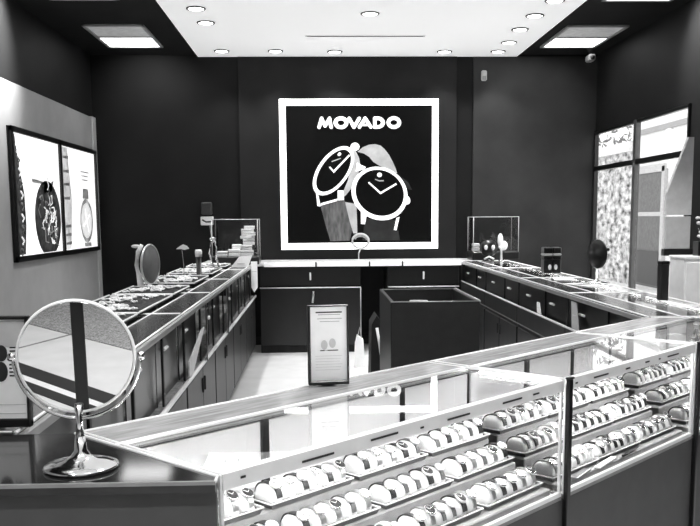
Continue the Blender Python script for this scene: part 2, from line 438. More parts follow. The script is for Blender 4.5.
# local: y along the wall (far = +), z relative to the eye, faces +x
def lf(px, py):    # picture plane
    y = 7.095+(px-7)*(2.65/87); return y
yA, yB_, zA, zB = -1.31, 1.31, -.335, .715
MB().box(0, .035, yA, yB_, zA, zB, .003).build('housing', BLACK, LB)
w = MB(); f_ = .045
w.box(.035, .06, yA, yB_, zB-f_, zB); w.box(.035, .06, yA, yB_, zA, zA+f_); w.box(.035, .06, yA, yA+f_, zA, zB); w.box(.035, .06, yB_-f_, yB_, zA, zB)
w.box(.035, .06, -.03, .03, zA, zB)
w.build('frame', BLACK, LB)
s1 = MB().box(.035, .040, yA+f_, -.03, zA+f_, zB-f_, 0).build('poster_sheet', SCREEN, LB)
s2 = MB().box(.035, .040, .03, yB_-f_, zA+f_, zB-f_, 0).build('poster_sheet', SCREEN, LB)
def fx(name, pts, x, m, par): MB().prism(pts, x, x+.001, axis='x').build(name, m, par)
DKP = mat('ornate_dark_print', .06, .6, var=1.0, scale=16)
STP = mat('steel_print', .42, .6, var=.5, scale=10, emit=.4)
# near sheet: dark bracelet strip at its left, big skeleton dial at lower right
fx('bracelet_print', [(-1.262, .66), (-1.20, .66), (-1.12, .42), (-1.03, .2), (-1.02, -.05), (-1.07, -.28), (-1.262, -.28)], .041, DKP, s1)
dial = [(-.42+.37*math.cos(t), -.0+.33*math.sin(t)) for t in [2*PI*i/36 for i in range(36)]]
dial = [(max(-.79, min(-.04, a)), max(-.285, b_)) for a, b_ in dial]
fx('dial_print', dial, .041, DKP, s1)
rq = random.Random(4)
for k in range(44):
    a0 = rq.uniform(0, 2*PI); r_ = .03+.22*rq.random(); an = rq.uniform(0, 2*PI); ln = .03+.05*rq.random()
    y_, z_ = -.42+1.1*r_*math.cos(a0), .0+1.0*r_*math.sin(a0)
    MB().tube([(.0425, y_, z_), (.0425, y_+ln*math.cos(an), z_+ln*math.sin(an)), (.0425, y_+ln*1.6*math.cos(an+.8), z_+ln*1.6*math.sin(an+.8))], .0055, 4).build('gear_print', INKL if k % 2 else PWHITE, s1)
for k in range(10):
    z_ = .58-.09*k; y_ = -1.20+.09*math.sin(2.4*k/9+.3)
    MB().tube([(.0425, y_-.01, z_), (.0425, y_+.04, z_-.03), (.0425, y_, z_-.06)], .009, 4).build('link_print', INKL if k % 2 else PWHITE, s1)
fx('lug_print', [(-.52, .22), (-.28, .24), (-.22, .34), (-.36, .30), (-.5, .32)], .041, INKG, s1)
fx('logo_print', [(-.82, .335), (-.46, .315), (-.46, .295), (-.82, .30)], .041, INKL, s1)
fx('logo_print', [(-.44, .27), (-.36, .27), (-.40, .36)], .041, INK, s1)
# far sheet: steel bracelet at left and an outlined watch at right
fx('bracelet_print', [(.09, .66), (.26, .66), (.31, .35), (.36, .15), (.31, -.05), (.25, -.28), (.09, -.28)], .041, mat('pale_steel_print', .62, .6, var=.35, scale=9, emit=.5), s2)
for zq in (.58, .45, .33, .2, -.06, -.14, -.22): fx('link_print', [(.1, zq), (.28, zq+.01), (.28, zq-.02), (.1, zq-.02)], .0425, INKG, s2)
cx_, cz_ = .86, -.02
w = MB(); n = 36
a = [w.bm.verts.new((.042, cx_+.25*math.cos(2*PI*i/n), cz_+.22*math.sin(2*PI*i/n))) for i in range(n)]
b2 = [w.bm.verts.new((.042, cx_+.20*math.cos(2*PI*i/n), cz_+.175*math.sin(2*PI*i/n))) for i in range(n)]
for i in range(n): w.face([a[i], a[(i+1) % n], b2[(i+1) % n], b2[i]])
w.build('watch_print', STP, s2)
fx('dial_print', [(cx_+.2*math.cos(2*PI*i/n), cz_+.175*math.sin(2*PI*i/n)) for i in range(n)], .0412, mat('pale_dial', .72, .6, var=.15, scale=14, emit=.75), s2)
for a0 in (.5, 1.9, 3.6, 5.1): MB().tube([(.0425, cx_, cz_), (.0425, cx_+.14*math.cos(a0), cz_+.12*math.sin(a0))], .008, 5).build('hand_print', PWHITE, s2)
fx('strap_print', [(cx_-.12, .2), (cx_+.12, .2), (cx_+.10, .30), (cx_-.10, .30)], .041, INKL, s2)
fx('strap_print', [(cx_-.12, -.24), (cx_+.14, -.24), (cx_+.16, -.28), (cx_-.1, -.28)], .041, STP, s2)
for k, zq in enumerate((.46, .42, .38)): fx('caption_print', [(cx_-.16+.02*k, zq), (cx_+.16-.03*k, zq), (cx_+.16-.03*k, zq+.012), (cx_-.16+.02*k, zq+.012)], .041, INKL, s2)

# ------------------------------------------------------------------ display counters
def make_case(name, label, poly, origin, rz, rear, group, style, doors=(), open_door=None, led=LED, rail_w=.15, front_glass=(0,), end_glass=()):
    """poly in local (u,v); edges named by index; rear = index of the rear edge (its rail is the wooden strip)"""
    t = thing(name, label, 'display case', (origin[0], origin[1], 0), rz, group)
    n = len(poly); P2 = [Vector(p) for p in poly]
    ctr = sum(P2, Vector((0, 0)))/n
    def inset(d):
        out = []
        for i in range(n):
            a, b_, c = P2[i-1], P2[i], P2[(i+1) % n]
            e1 = (b_-a).normalized(); e2 = (c-b_).normalized()
            n1 = Vector((-e1.y, e1.x)); n2 = Vector((-e2.y, e2.x))
            k = (n1+n2); k /= max(.2, 1+n1.dot(n2)); out.append(b_+k*d)
        return out
    base_m, deck_m, rail_m, rear_m = style
    zg = .605
    gap = inset(.002)
    MB().prism(gap, .09, zg-.012).build('base_cabinet', base_m, t)
    MB().prism(inset(.05), 0, .09).build('plinth', BLACKM, t)
    w = MB(); ins = inset(.010)
    w.prism(inset(.004), zg-.012, zg)
    w.build('deck', deck_m, t)
    # rear panel set under the rail, and rail
    a, b_ = P2[rear], P2[(rear+1) % n]; e = (b_-a); L = e.length; e.normalize(); nn = Vector((-e.y, e.x))
    prev, nxt = P2[rear-1], P2[(rear+2) % n]
    def slide(p, other, d):   # move along the neighbouring edge so the offset from the rear edge is d
        q = (other-p); return p+q*(d/max(.05, q.dot(nn)))
    r0, r1 = slide(a, prev, rail_w), slide(b_, nxt, rail_w)
    MB().prism([a, b_, r1, r0], T-.012, T+.001).build('rear_rail', rail_m, t)
    for p, q_ in ((a, b_), (r0, r1)):
        MB().bar((p.x, p.y, T), (q_.x, q_.y, T), .0045).build('rail_edge_trim', TRIM, t)
    MB().prism([r0, r1, slide(b_, nxt, rail_w-.012), slide(a, prev, rail_w-.012)], T-.019, T-.012).build('rail_fascia', BLACK, t)
    # rear sliding doors
    d0_, d1_ = slide(a, prev, .025), slide(b_, nxt, .025)
    if style[3] is REARP: d0_, d1_ = slide(a, prev, rail_w-.004), slide(b_, nxt, rail_w-.004)
    dirv = (d1_-d0_).normalized(); LL = (d1_-d0_).length
    nd = max(1, len(doors)+1); edges = [0]+list(doors)+[LL]
    for i in range(nd):
        p, q_ = d0_+dirv*(edges[i]+.006), d0_+dirv*(edges[i+1]-.006)
        off = nn*(.006 if i % 2 else 0.)
        if open_door == i:
            hinge = q_; ang = .12
            dv = (p-q_); dv = Vector((dv.x*math.cos(ang)-dv.y*math.sin(ang), dv.x*math.sin(ang)+dv.y*math.cos(ang)))
            p = hinge+dv
        pl = [p+off, q_+off, q_+off+nn*.005, p+off+nn*.005]
        dd = MB().prism(pl, zg+.004, T-.021).build('sliding_door', rear_m, t)
        if rear_m is not REARP:
            m_ = p+(q_-p)*.25-nn*.006; dh = (q_-p).normalized()*.03
            MB().tube([(m_.x, m_.y, .83), (m_.x+dh.x*3, m_.y+dh.y*3, .83)], .008).build('handle', TRIM, dd)
    for dpos in doors:
        p = d0_+dirv*dpos-(nn*-.006)
        MB().box(p.x-.011, p.x+.011, p.y-.008, p.y+.008, zg, T-.014, .002).build('door_post', BLACK, t)
    # metal frame: bottom rail, posts, top channel
    w = MB()
    for i in range(n):
        if i == rear: continue
        p, q_ = ins[i], ins[(i+1) % n]; ee = (q_-p).normalized(); ni = Vector((-ee.y, ee.x))
        if i in front_glass:
            w.prism([p-ni*.008, q_-ni*.008, q_+ni*.004, p+ni*.004], zg, zg+.012)
    w.build('bottom_rail', TRIM, t)
    for i in front_glass:
        p, q_ = ins[i], ins[(i+1) % n]; ee = (q_-p).normalized(); ni = Vector((-ee.y, ee.x))
        w = MB()
        w.prism([p-ni*.008, q_-ni*.008, q_+ni*.014, p+ni*.014], T-.030, T+.001)
        ch = w.build('top_channel', TRIM, t)
        w = MB()
        if i == 0:
            Lf = (q_-p).length; rr = random.Random(int(Lf*100))
            k = .04
            while k < Lf-.1:
                ln = rr.choice((.012, .03, .09)); zc = T-.012-rr.random()*.006
                a1 = p+ee*k-ni*.0086; a2 = p+ee*(k+ln)-ni*.0086
                w.prism([a1, a2, a2-ni*.001, a1-ni*.001], zc-.0022, zc+.0022); k += ln+.04+rr.random()*.12
            w.build('slot', INK, ch)
    # glass
    for i in range(n):
        if i == rear: continue
        p, q_ = ins[i], ins[(i+1) % n]; ee = (q_-p).normalized(); ni = Vector((-ee.y, ee.x))
        if i in front_glass: zt, s0, s1_ = T-.03, p+ee*.004, q_-ee*.004
        else:
            # stop short of the rear panel
            zt = T-.008
            if i == (rear+1) % n: s0, s1_ = p+ee*(rail_w+.01), q_-ee*.02
            elif i == (rear-1) % n: s0, s1_ = p+ee*.02, q_-ee*(rail_w+.01)
            else: s0, s1_ = p, q_
        MB().prism([s0, s1_, s1_+ni*.005, s0+ni*.005], zg+.001, zt).build('glass_pane', GLASS, t)
    top = [ins[i] for i in range(n)]
    tp = []
    for i in range(n):
        if i == rear: tp.append(r0+nn*.004)
        elif i == (rear+1) % n: tp.append(r1+nn*.004)
        else: tp.append(ins[i])
    MB().prism(tp, T-.006, T).build('glass_top', GLASST, t)
    # edge strips on top ends
    for i in range(n):
        if i == rear or i in front_glass: continue
        p, q_ = ins[i], ins[(i+1) % n]
        MB().bar((p.x, p.y, T), (q_.x, q_.y, T), .0035).build('end_trim', TRIM, t)
    # corner posts at the front
    for j in sorted({j for i in front_glass for j in (i, (i+1) % n)}):
        p = ins[j]; MB().box(p.x-.004, p.x+.004, p.y-.004, p.y+.004, zg, T, .001).build('corner_post', TRIM, t)
    if led:
        p, q_ = ins[0], ins[1]; ee = (q_-p).normalized(); ni = Vector((-ee.y, ee.x))
        MB().prism([p+ee*.03+ni*.015, q_-ee*.03+ni*.015, q_-ee*.03+ni*.024, p+ee*.03+ni*.024], T-.027, T-.021).build('light_strip', led, t)
        if led is LED and n == 4:
            MB().box(.0165, .0215, .05, .31, T-.020, T-.012, .001).build('light_strip', mat('end_fill_strip', 1., .5, var=0, emit=45.), t)  # glow strip added at the case end to brighten the cushions
    return t

FRONT = (BLOCKF, DECK, WOODT, REARP)
A0 = Vector((-.181, 1.544)); ang = PI/4; ud = Vector((math.cos(ang), math.sin(ang))); vd = Vector((-ud.y, ud.x))
def rect(L, W): return [(0, 0), (L, 0), (L, W), (0, W)]
c1 = make_case('glass_display_case', 'long front glass watch case nearest the camera, left of the black divider', rect(1.236, .485), A0, ang, 2, 'front glass cases', FRONT, doors=(.325, .835))
o2 = A0+ud*1.242
c2 = make_case('glass_display_case', 'front glass watch case right of the black divider', rect(.924, .485), o2, ang, 2, 'front glass cases', FRONT, doors=(.30, .60))
o3 = A0+ud*2.170
c3 = make_case('glass_display_case', 'mitred glass corner case at the far right edge', [(0, 0), (.877, 0), (1.008, .131), (.672, .485), (0, .485)], o3, ang, 3, 'front glass cases', FRONT, front_glass=(0, 1), doors=(.3,))
# dividers
for k, (u, l) in enumerate(((1.239, 'slim black upright post between the two front glass cases'), (2.168, 'slim black upright post at the right end of front cases'))):
    p = A0+ud*u
    t = thing('divider_post', l, 'post', (p.x, p.y, 0), ang)
    MB().box(-.010, .010, -.016, -.002, .09, T+.004, .002).build('post', BLACK, t)
    MB().box(-.014, .014, -.018, -.002, T+.004, T+.010, .002).build('cap', BLACK, t)

# corner block left of the nearest case
bk = thing('corner_cabinet', 'dark corner counter block with glossy black top at the lower left', 'counter', (-.6, 1.52, 0))
RL = A0+vd*.485
poly = [(-1.23, 1.525), (A0.x-.004, 1.525), (A0.x-.004, A0.y), (RL.x-.004, RL.y-.003), (-1.23, RL.y-.003)]
poly = [(a+.6, b_-1.52) for a, b_ in poly]
MB().prism(poly, .05, T-.02).build('front_panel', BLOCKF, bk)
pt = [(poly[0][0], poly[0][1]-.012), (poly[1][0], poly[1][1]-.012), poly[2], poly[3], poly[4]]
MB().prism(pt, T-.02, T).build('top', BLOCKT, bk)
w = MB()
w.bar((poly[2][0], poly[2][1], T), (poly[3][0], poly[3][1], T), .004)
w.bar((poly[1][0], poly[1][1]-.012, T), (poly[2][0], poly[2][1], T), .003)
w.build('edge_trim', TRIM, bk)
MB().prism([(pt[0][0], pt[0][1]-.0005), (pt[1][0], pt[1][1]-.0005), (pt[1][0], pt[1][1]+.006), (pt[0][0], pt[0][1]+.006)], T-.006, T+.0006).build('front_edge', mat('edge_grey', .3, .3, .3), bk)

# left row, seen from its staff side
LEFT = (LAM, mat('left_deck', .20, .5, var=.4, scale=30), DARKT, BLACK)
yl0, yl1 = RL.y+.005, 9.08; NL = 6; LL_ = (yl1-yl0)/NL
ordn = ['first', 'second', 'third', 'fourth', 'fifth', 'sixth']
left_cases = []
for k in range(NL):
    yo = yl0+LL_*(k+1)
    c = make_case('staff_side_counter', 'left row glass counter with dark cabinet, %s from the front' % ordn[k], rect(LL_-.006, .57), (-1.23, yo-.003), -PI/2, 2, 'left row counters', LEFT, doors=(LL_/2,), led=ROWFILL, open_door=(1 if k in (2, 3) else None))
    left_cases.append(c)
    # cabinet doors below, and the ledge rail
    for j in range(2):
        u0 = .02+j*(LL_-.03)/2; u1 = u0+(LL_-.05)/2
        dd = MB().box(u0, u1, .566, .582, .10, .575, .004).build('cabinet_door', LAM, c)
        MB().box(u0+(.03 if j else (u1-u0)-.045), u0+(.045 if j else (u1-u0)-.03), .58, .592, .44, .52, .003).build('handle', BLACKM, dd)
    if k == 2:
        yl = lambda y: yo-.003-y
        MB().prism([(.584, .62)][:0]+[(yl(4.90), .80), (yl(4.78), .80), (yl(4.30), .70), (yl(4.0+.29), .625), (yl(4.42), .625), (yl(4.62), .70)], .590, .596, axis='x' if 0 else 'y').build('flap_door', INKL, c)
    MB().tube([(0.0, .586, .600), (LL_-.006, .586, .600)], .011, 8).build('ledge_rail', TRIM, c)
    MB().box(0, LL_-.006, .571, .588, T-.03, T-.004, .003).build('upper_rail', TRIMD, c)
    MB().box(LL_/2-.012, LL_/2+.012, .568, .578, .61, T-.03, .002).build('door_post', LAM, c)
    MB().box(0.0, .02, .568, .580, .61, T-.03, .002).build('end_stile', LAM, c)

# right row
RIGHT = (LAMB, mat('right_deck', .35, .5, var=.3, scale=30), DARKT, BLACK)
yr0 = 3.915; NR = 4; LR = (9.08-yr0)/NR
for k in range(NR):
    c = make_case('staff_side_counter', 'right row glass counter with black cabinet, %s from the front' % ordn[k], rect(LR-.006, .48), (1.972, yr0+LR*k), PI/2, 2, 'right row counters', RIGHT, doors=(LR/2,), led=ROWFILL)
    for j in range(2):
        u0 = .02+j*(LR-.03)/2; u1 = u0+(LR-.05)/2
        dd = MB().box(u0, u1, .477, .492, .10, .575, .004).build('cabinet_door', LAMB, c)
        MB().box(u0+(.03 if j else (u1-u0)-.045), u0+(.045 if j else (u1-u0)-.03), .49, .502, .44, .52, .003).build('handle', BLACKM, dd)
    MB().tube([(0.0, .49, .735), (LR-.006, .49, .735)], .007, 8).build('ledge_rail', TRIM, c)
    MB().box(0, LR-.006, .482, .496, .61, .728, .003).build('drawer_front', LAMB, c)
    MB().box(0, LR-.006, .482, .494, T-.03, T-.006, .003).build('upper_rail', TRIMD, c)
    MB().box(LR-.026, LR-.006, .481, .490, .74, T-.03, .002).build('end_stile', LAM, c)

# back counter: two cabinets, a drawer row, one worktop
yc = 9.10
def cabinet(x0, x1, label, door_n):
    t = thing('base_cabinet', label, 'cabinet', ((x0+x1)/2, yc, 0), 0, 'cabinets along the back wall')
    a = (x1-x0)/2
    MB().box(-a, a, .02, .58, .0, T-.045, .003).build('carcass', LAMB, t)
    w_ = 2*a/door_n
    for k in range(door_n):
        u = -a+w_*k
        d = MB().box(u+.006, u+w_-.006, 0, .02, T-.24, T-.055, .003).build('drawer', BLACK, t)
        MB().box(u+w_/2-.009, u+w_/2+.009, -.02, 0, T-.185, T-.105, .004).build('handle', TRIM, d)
        d = MB().box(u+.006, u+w_-.006, 0, .02, .08, T-.27, .003).build('cabinet_door', BLACK, t)
        MB().tube([(u+w_/2+.03, -.012, T-.30), (u+w_/2+.03, -.02, T-.33), (u+w_/2+.02, -.012, T-.42)], .011).build('handle', STEEL, d)
    MB().tube([(-a, -.004, T-.262), (a, -.004, T-.262)], .006).build('drawer_rail', TRIM, t)
    return t
tb = cabinet(-.60, .44, 'black cabinet with one drawer under the left half of the back counter', 1)
MB().tube([(.518, -.006, T-.262), (.518, -.006, .02)], .006).build('side_trim', TRIMD, tb)
cabinet(.72, 1.46, 'black cabinet with one drawer under the right half of the back counter', 1)
t = thing('back_worktop', 'long pale worktop along the back wall under the poster', 'worktop', (.45, yc, T-.045))
MB().box(-1.65, 1.54, -.012, .60, .006, .045, .006).build('slab', mat('worktop_white', .80, .25, var=.06, scale=4), t)
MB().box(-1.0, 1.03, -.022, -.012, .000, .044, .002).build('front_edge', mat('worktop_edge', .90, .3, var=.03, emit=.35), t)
w = MB()
for x in (-.47, .08, .42): w.box(x-.008, x+.008, -.031, -.026, -.004, .048, .002)
w.build('joint_cover', BLACK, t)

# ------------------------------------------------------------------ watches, cushions, trays
def pwf(a, e): return math.copysign(abs(a)**e, a)
RY, RZ, E_ = .037, .040, .75
def prof(th, off=0.):     # point on the cushion outline in y-z
    return ((RY+off)*pwf(math.cos(th), E_), .006+(RZ+off)*pwf(math.sin(th), E_))
def make_cushion():
    o = MB().superell((0, 0, .006), 0.0235, RY, RZ, .7, 20, 12, zmin=0.).build('watch_cushion', LEATHW)
    return o
def make_watch(strap_m, dial_m, bezel_m, sw=.009, r=.0165):
    t = thing('watch', 'x', 'watch')
    w = MB(); N = 22; prevr = None
    for i in range(N+1):
        th = .18+(PI-.36)*i/N
        (y0, z0), (y1, z1) = prof(th, .0012), prof(th, .0038)
        rg = [w.bm.verts.new(c) for c in ((-sw, y0, z0), (sw, y0, z0), (sw, y1, z1), (-sw, y1, z1))]
        if prevr:
            for k in range(4): w.face([prevr[k], prevr[(k+1) % 4], rg[(k+1) % 4], rg[k]])
        else: w.face(rg[::-1])
        prevr = rg
    w.face(prevr); w.build('strap', strap_m, t)
    th = PI*.66; y, z = prof(th, .004); (ya, za), (yb, zb) = prof(th-.1, .004), prof(th+.1, .004)
    tx = Vector((0, yb-ya, zb-za)).normalized(); nr = Vector((0, tx.z, -tx.y))
    if nr.z < 0: nr = -nr
    xa = Vector((1, 0, 0)); yax = nr.cross(xa)
    mx = Matrix(((xa.x, yax.x, nr.x, 0), (xa.y, yax.y, nr.y, y), (xa.z, yax.z, nr.z, z), (0, 0, 0, 1)))
    MB().lathe([(r*.9, -.001), (r, .001), (r, .005), (r*.86, .0065), (r*.8, .006)], 20, mx).build('bezel', bezel_m, t)
    d = MB().lathe([(.001, .0055), (r*.84, .0055), (r*.84, .0062), (.001, .0062)], 20, mx).build('dial', dial_m, t)
    w = MB()
    hm = INK if dial_m is not INK else PAPER
    for a0, ln in ((.6, .55), (2.3, .7)):
        w.tube([mx @ Vector((0, 0, .0068)), mx @ Vector((ln*r*math.cos(a0), ln*r*math.sin(a0), .0068))], .0008, 4)
    w.build('hands', hm, d)
    MB().box(r-.001, r+.003, -.002, .002, .001, .004, .0005)
    return t
STR = [mat('strap_black', .015, .5), mat('strap_steel', .55, .3, .8), mat('strap_grey', .10, .5), mat('strap_white', .8, .5)]
protos = [make_watch(STR[0], PAPER, CHROME), make_watch(STR[1], INK, CHROME, .008, .017), make_watch(STR[2], PAPER, STEEL, .007, .014),
          make_watch(STR[0], INK, STEEL, .010, .0175), make_watch(STR[3], PAPER, CHROME, .006, .013), make_watch(STR[1], PAPER, CHROME, .008, .016)]
pused = [False]*len(protos); cproto = make_cushion(); cused = False
def make_tray(name, L, W):
    t = thing(name, 'x', 'tray')
    w = MB(); a, b_ = L/2, W/2; i_ = .010; h = .014
    o_ = [(-a, -b_), (a, -b_), (a, b_), (-a, b_)]; q = [(-a+i_, -b_+i_), (a-i_, -b_+i_), (a-i_, b_-i_), (-a+i_, b_-i_)]
    bo = [w.bm.verts.new((x*.94, y*.9, 0)) for x, y in o_]; to = [w.bm.verts.new((x, y, h)) for x, y in o_]
    ti = [w.bm.verts.new((x, y, h)) for x, y in q]; bi = [w.bm.verts.new((x, y, .004)) for x, y in q]
    for A_, B_ in ((bo, to), (to, ti), (ti, bi)):
        for k in range(4): w.face([A_[k], A_[(k+1) % 4], B_[(k+1) % 4], B_[k]])
    w.face(bo[::-1]); w.face(bi); w.build('dish', TRAYM, t)
    w = MB()
    w.tube([(-a, -b_, h), (a, -b_, h)], .0022, 6); w.tube([(a, -b_, h), (a, b_, h)], .002, 6); w.tube([(-a, -b_, h), (-a, b_, h)], .002, 6)
    w.build('rim', TRAYL, t)
    return t
tproto = make_tray('watch_tray', .279, .087); tused = False
# stepped risers inside the front cases
ROWV = [(.095, .625), (.192, .682), (.279, .738)]
rowname = ['front', 'middle', 'rear']; cnt = ['first', 'second', 'third', 'fourth', 'fifth', 'sixth']
def risers(case, L, label):
    for (v0, v1, zt, nm) in ((.03, .147, .624, 0), (.147, .242, .681, 1), (.242, .330, .737, 2)):
        MB().box(.02, L-.02, v0, v1-.001, .605, zt, .003).build('display_step', DECK, case)
risers(c1, 1.236, ''); risers(c2, .924, '')
for (u0, u1, v0, v1, zt) in ((.03, .80, .03, .147, .624), (.03, .78, .147, .242, .681), (.03, .70, .242, .325, .737)):
    MB().box(u0, u1, v0, v1-.001, .605, zt, .003).build('display_step', DECK, c3)
casename = ['nearest glass case', 'case right of the divider', 'far right corner case']
rnd = random.Random(3)
def fill(ci, org, trays):
    global tused, cused
    for row, us in enumerate(trays):
        v, z = ROWV[row]
        for ti_, u in enumerate(us):
            p = org+ud*u+vd*v; jit = rnd.uniform(-.02, .02)
            where = '%s tray of the %s row, %s' % (cnt[ti_], rowname[row], casename[ci])
            lab = 'shallow grey watch tray, '+where.replace(' tray', ' from left', 1)
            if not tused: t_ = tproto; tused = True; t_.location = (p.x, p.y, z); t_.rotation_euler = (0, 0, ang+jit); t_['label'] = lab; t_['group'] = 'watch trays in the front cases'
            else: t_ = dup(tproto, (p.x, p.y, z), ang+jit, lab)
            n = 5 if rnd.random() < .6 else 6
            pitch = .258/n
            for k in range(n):
                uu = (k-(n-1)/2)*pitch
                cs, sn = math.cos(ang+jit), math.sin(ang+jit)
                c = (p.x+uu*cs, p.y+uu*sn, z+.005); rz = ang+jit+rnd.uniform(-.05, .05)
                lab = 'white watch cushion, %s in %s' % (cnt[k], where)
                sc = 1. if n == 5 else .88
                if not cused: q = cproto; cused = True; q['category'] = 'cushion'; q['group'] = 'watch cushions in the front cases'; q['label'] = lab; q.location = c; q.rotation_euler = (0, 0, rz)
                else:
                    q = cproto.copy(); C.objects.link(q); q.location = c; q.rotation_euler = (0, 0, rz); q['label'] = lab
                q.scale = (sc, 1, rnd.uniform(.92, 1.08))
                pi = rnd.choices(range(6), (4, 2, 2, 2, 1, 2))[0]
                if ci == 0 and row == 0 and ti_ == 0 and k in (0, 1): pi = 3
                lab = 'wristwatch on cushion, %s in %s' % (cnt[k], where)
                if not pused[pi]: r = protos[pi]; pused[pi] = True; r.location = c; r.rotation_euler = (0, 0, rz); r['label'] = lab; r['group'] = 'watches in the front cases'
                else: r = dup(protos[pi], c, rz, lab); r['group'] = 'watches in the front cases'
                r.scale = (sc, 1, q.scale[2])
fill(0, A0, [(.17, .47, .77, 1.07)]*3)
fill(1, o2, [(.163, .455, .75)]*3)
fill(2, o3, [(.2, .52), (.2, .52), (.19, .5)])

# card, label strip and tweezers on the floor of the second case
def lp(u, v, z): q = A0+ud*u+vd*v; return (q.x, q.y, z)
t = thing('display_card', 'small grey card lying at the front of the second case', 'card', lp(1.40, .035, .626), ang+.15)
MB().box(-.06, .06, -.012, .012, 0, .004, .001).build('card', mat('card_grey', .16, .5), t)
MB().box(-.056, .056, -.0115, -.009, .004, .0046, 0).build('edge_line', WHITE, t)
t = thing('label_strip', 'white label strip lying beside the grey card in the second case', 'label', lp(1.56, .035, .626), ang+.12)
MB().box(-.075, .075, -.010, .010, 0, .005, .001).build('strip', WHITE, t)
MB().box(-.06, .06, -.003, .003, .005, .0056, 0).build('print_line', INKL, t)
t = thing('tweezers', 'dark tweezers lying beyond the white strip in the second case', 'tweezers', lp(1.74, .035, .627), ang+.1)
MB().tube([(-.08, 0, .003), (-.02, .008, .003), (.07, .002, .003)], [.004, .003, .0012]).build('prong', BLACK, t)
MB().tube([(-.08, 0, .003), (-.02, -.008, .003), (.07, -.002, .003)], [.004, .003, .0012]).build('prong', BLACK, t)

# ------------------------------------------------------------------ jewellery in the left row cases
def jewel_tray(yc_, xc, L, W, label):
    t = thing('jewelry_tray', label, 'tray', (xc, yc_, T+.007), 0, 'jewelry trays in the left row')
    w = MB(); a, b_ = L/2, W/2
    w.box(-b_, b_, -a, a, 0, .012, .002); 
    w.build('bed', mat('tray_dark', .04, .8, var=1., scale=60, spec=.1), t)
    w = MB()
    for p, q in (((-b_, -a), (b_, -a)), ((b_, -a), (b_, a)), ((b_, a), (-b_, a)), ((-b_, a), (-b_, -a))): w.bar((p[0], p[1], .016), (q[0], q[1], .012), .005)
    w.build('rim', TRIM, t)
    # fine chains
    r2 = random.Random(int(yc_*100)); w = MB()
    for k in range(int(44*L)):
        cx, cy = r2.uniform(-b_+.05, b_-.05), r2.uniform(-a+.05, a-.05); rr = r2.uniform(.018, .042); an = r2.uniform(0, PI)
        pts = [(cx+rr*math.cos(2*PI*i/14+an), cy+rr*.75*math.sin(2*PI*i/14), .0205+.004*math.sin(6*PI*i/14)+.003*r2.random()) for i in range(14)]
        w.tube(pts, .004, 4, closed=True)
    o = w.build('jewelry', TRIM); o.location = (xc, yc_, T+.007)
    tag(o, 'tangle of fine chains and rings in '+label.replace('shallow ', ''), 'jewelry', 'jewelry in the left row', 'stuff')
nm = ['nearest', 'second nearest', 'third nearest', 'fourth nearest', 'fifth nearest', 'farthest']
for k, (yy, ln) in enumerate(((3.75, .7), (4.63, .95), (5.48, .6), (6.42, .76), (7.42, .7), (8.32, .42))):
    jewel_tray(yy, -1.02, ln, .36, 'shallow jewelry tray on the left row glass top, %s' % nm[k])
# counter-top mesh of rods above trays: small upright price rails
# ------------------------------------------------------------------ things on the counters
# round make-up mirror on the corner block
mx_, my_ = -.444, 1.615
t = thing('table_mirror', 'round chrome table mirror on forked stand, on the corner block at lower left', 'mirror', (mx_, my_, T+.001))
MB().lathe([(.001, 0), (.066, 0), (.069, .003), (.066, .007), (.045, .013), (.030, .016), (.018, .024), (.012, .034), (.009, .06), (.001, .06)], 36).build('base', CHROME, t)
MB().tube([(0, 0, .05), (0, 0, .085), (0, .0, .12)], [.0085, .0065, .008], 14).build('stem', CHROME, t)
cz = .209; Rm = .104
pts = [((Rm+.011)*math.cos(a), 0, cz+(Rm+.011)*math.sin(a)) for a in [PI+.0+PI*i/32 for i in range(33)]]
MB().tube(pts, .0036, 10).build('fork', CHROME, t)
for s_ in (-1, 1): MB().lathe([(.001, -.006), (.007, -.006), (.008, 0), (.007, .006), (.001, .006)], 14, Matrix.Translation((s_*(Rm+.013), 0, cz)) @ Matrix.Rotation(PI/2, 4, 'Y')).build('pivot_knob', CHROME, t)
mm = Matrix.Translation((0, 0, cz)) @ Matrix.Rotation(-(-.13), 4, 'Z') @ Matrix.Rotation(.06, 4, 'X') @ Matrix.Rotation(PI/2, 4, 'X')
fr = MB().lathe([(Rm-.002, -.004), (Rm, -.005), (Rm+.003, 0), (Rm, .005), (Rm-.002, .005)], 48, mm, loop=True).build('rim', TRIM, t)
MB().lathe([(.001, -.003), (Rm-.003, -.003), (Rm-.003, .004), (.001, .004)], 48, mm, smooth=False).build('mirror_glass', MIRROR, t)

# framed sign at far left
def sign(name, label, loc, rz, w_, h_, tilt, fill_fn, fw=.012):
    t = thing(name, label, 'sign', loc, rz)
    R_ = Matrix.Rotation(-tilt, 4, 'X')
    def put(mb, nm_, m, par=t):
        o = mb.build(nm_, m, par); o.data.transform(R_); return o
    w = MB()
    w.box(-w_/2, w_/2, -.008, .012, 0, fw*1.6); w.box(-w_/2, w_/2, -.008, .012, h_-fw*.7, h_)
    w.box(-w_/2, -w_/2+fw, -.008, .012, 0, h_); w.box(w_/2-fw*.7, w_/2, -.008, .012, 0, h_)
    put(w, 'frame', BLACK)
    sh = put(MB().box(-w_/2+fw*.6, w_/2-fw*.5, .0, .008, fw*.6, h_-fw*.5, 0), 'paper', PAPER)
    fill_fn(lambda x0, x1, z0, z1, m: put(MB().box(x0*w_, x1*w_, -.0008, 0, z0*h_, z1*h_, 0), 'print', m, sh),
            lambda cx, cz_, rx, rz_, m: put(MB().prism([(cx*w_+rx*math.cos(2*PI*i/20), cz_*h_+rz_*math.sin(2*PI*i/20)) for i in range(20)], -.0012, 0, axis='y'), 'print', m, sh))
    w = MB(); w.prism([(.012, 0), (.07, 0), (.012, h_*.6)], -.02, .02, axis='x')
    put(w, 'easel', BLACK)
    return t
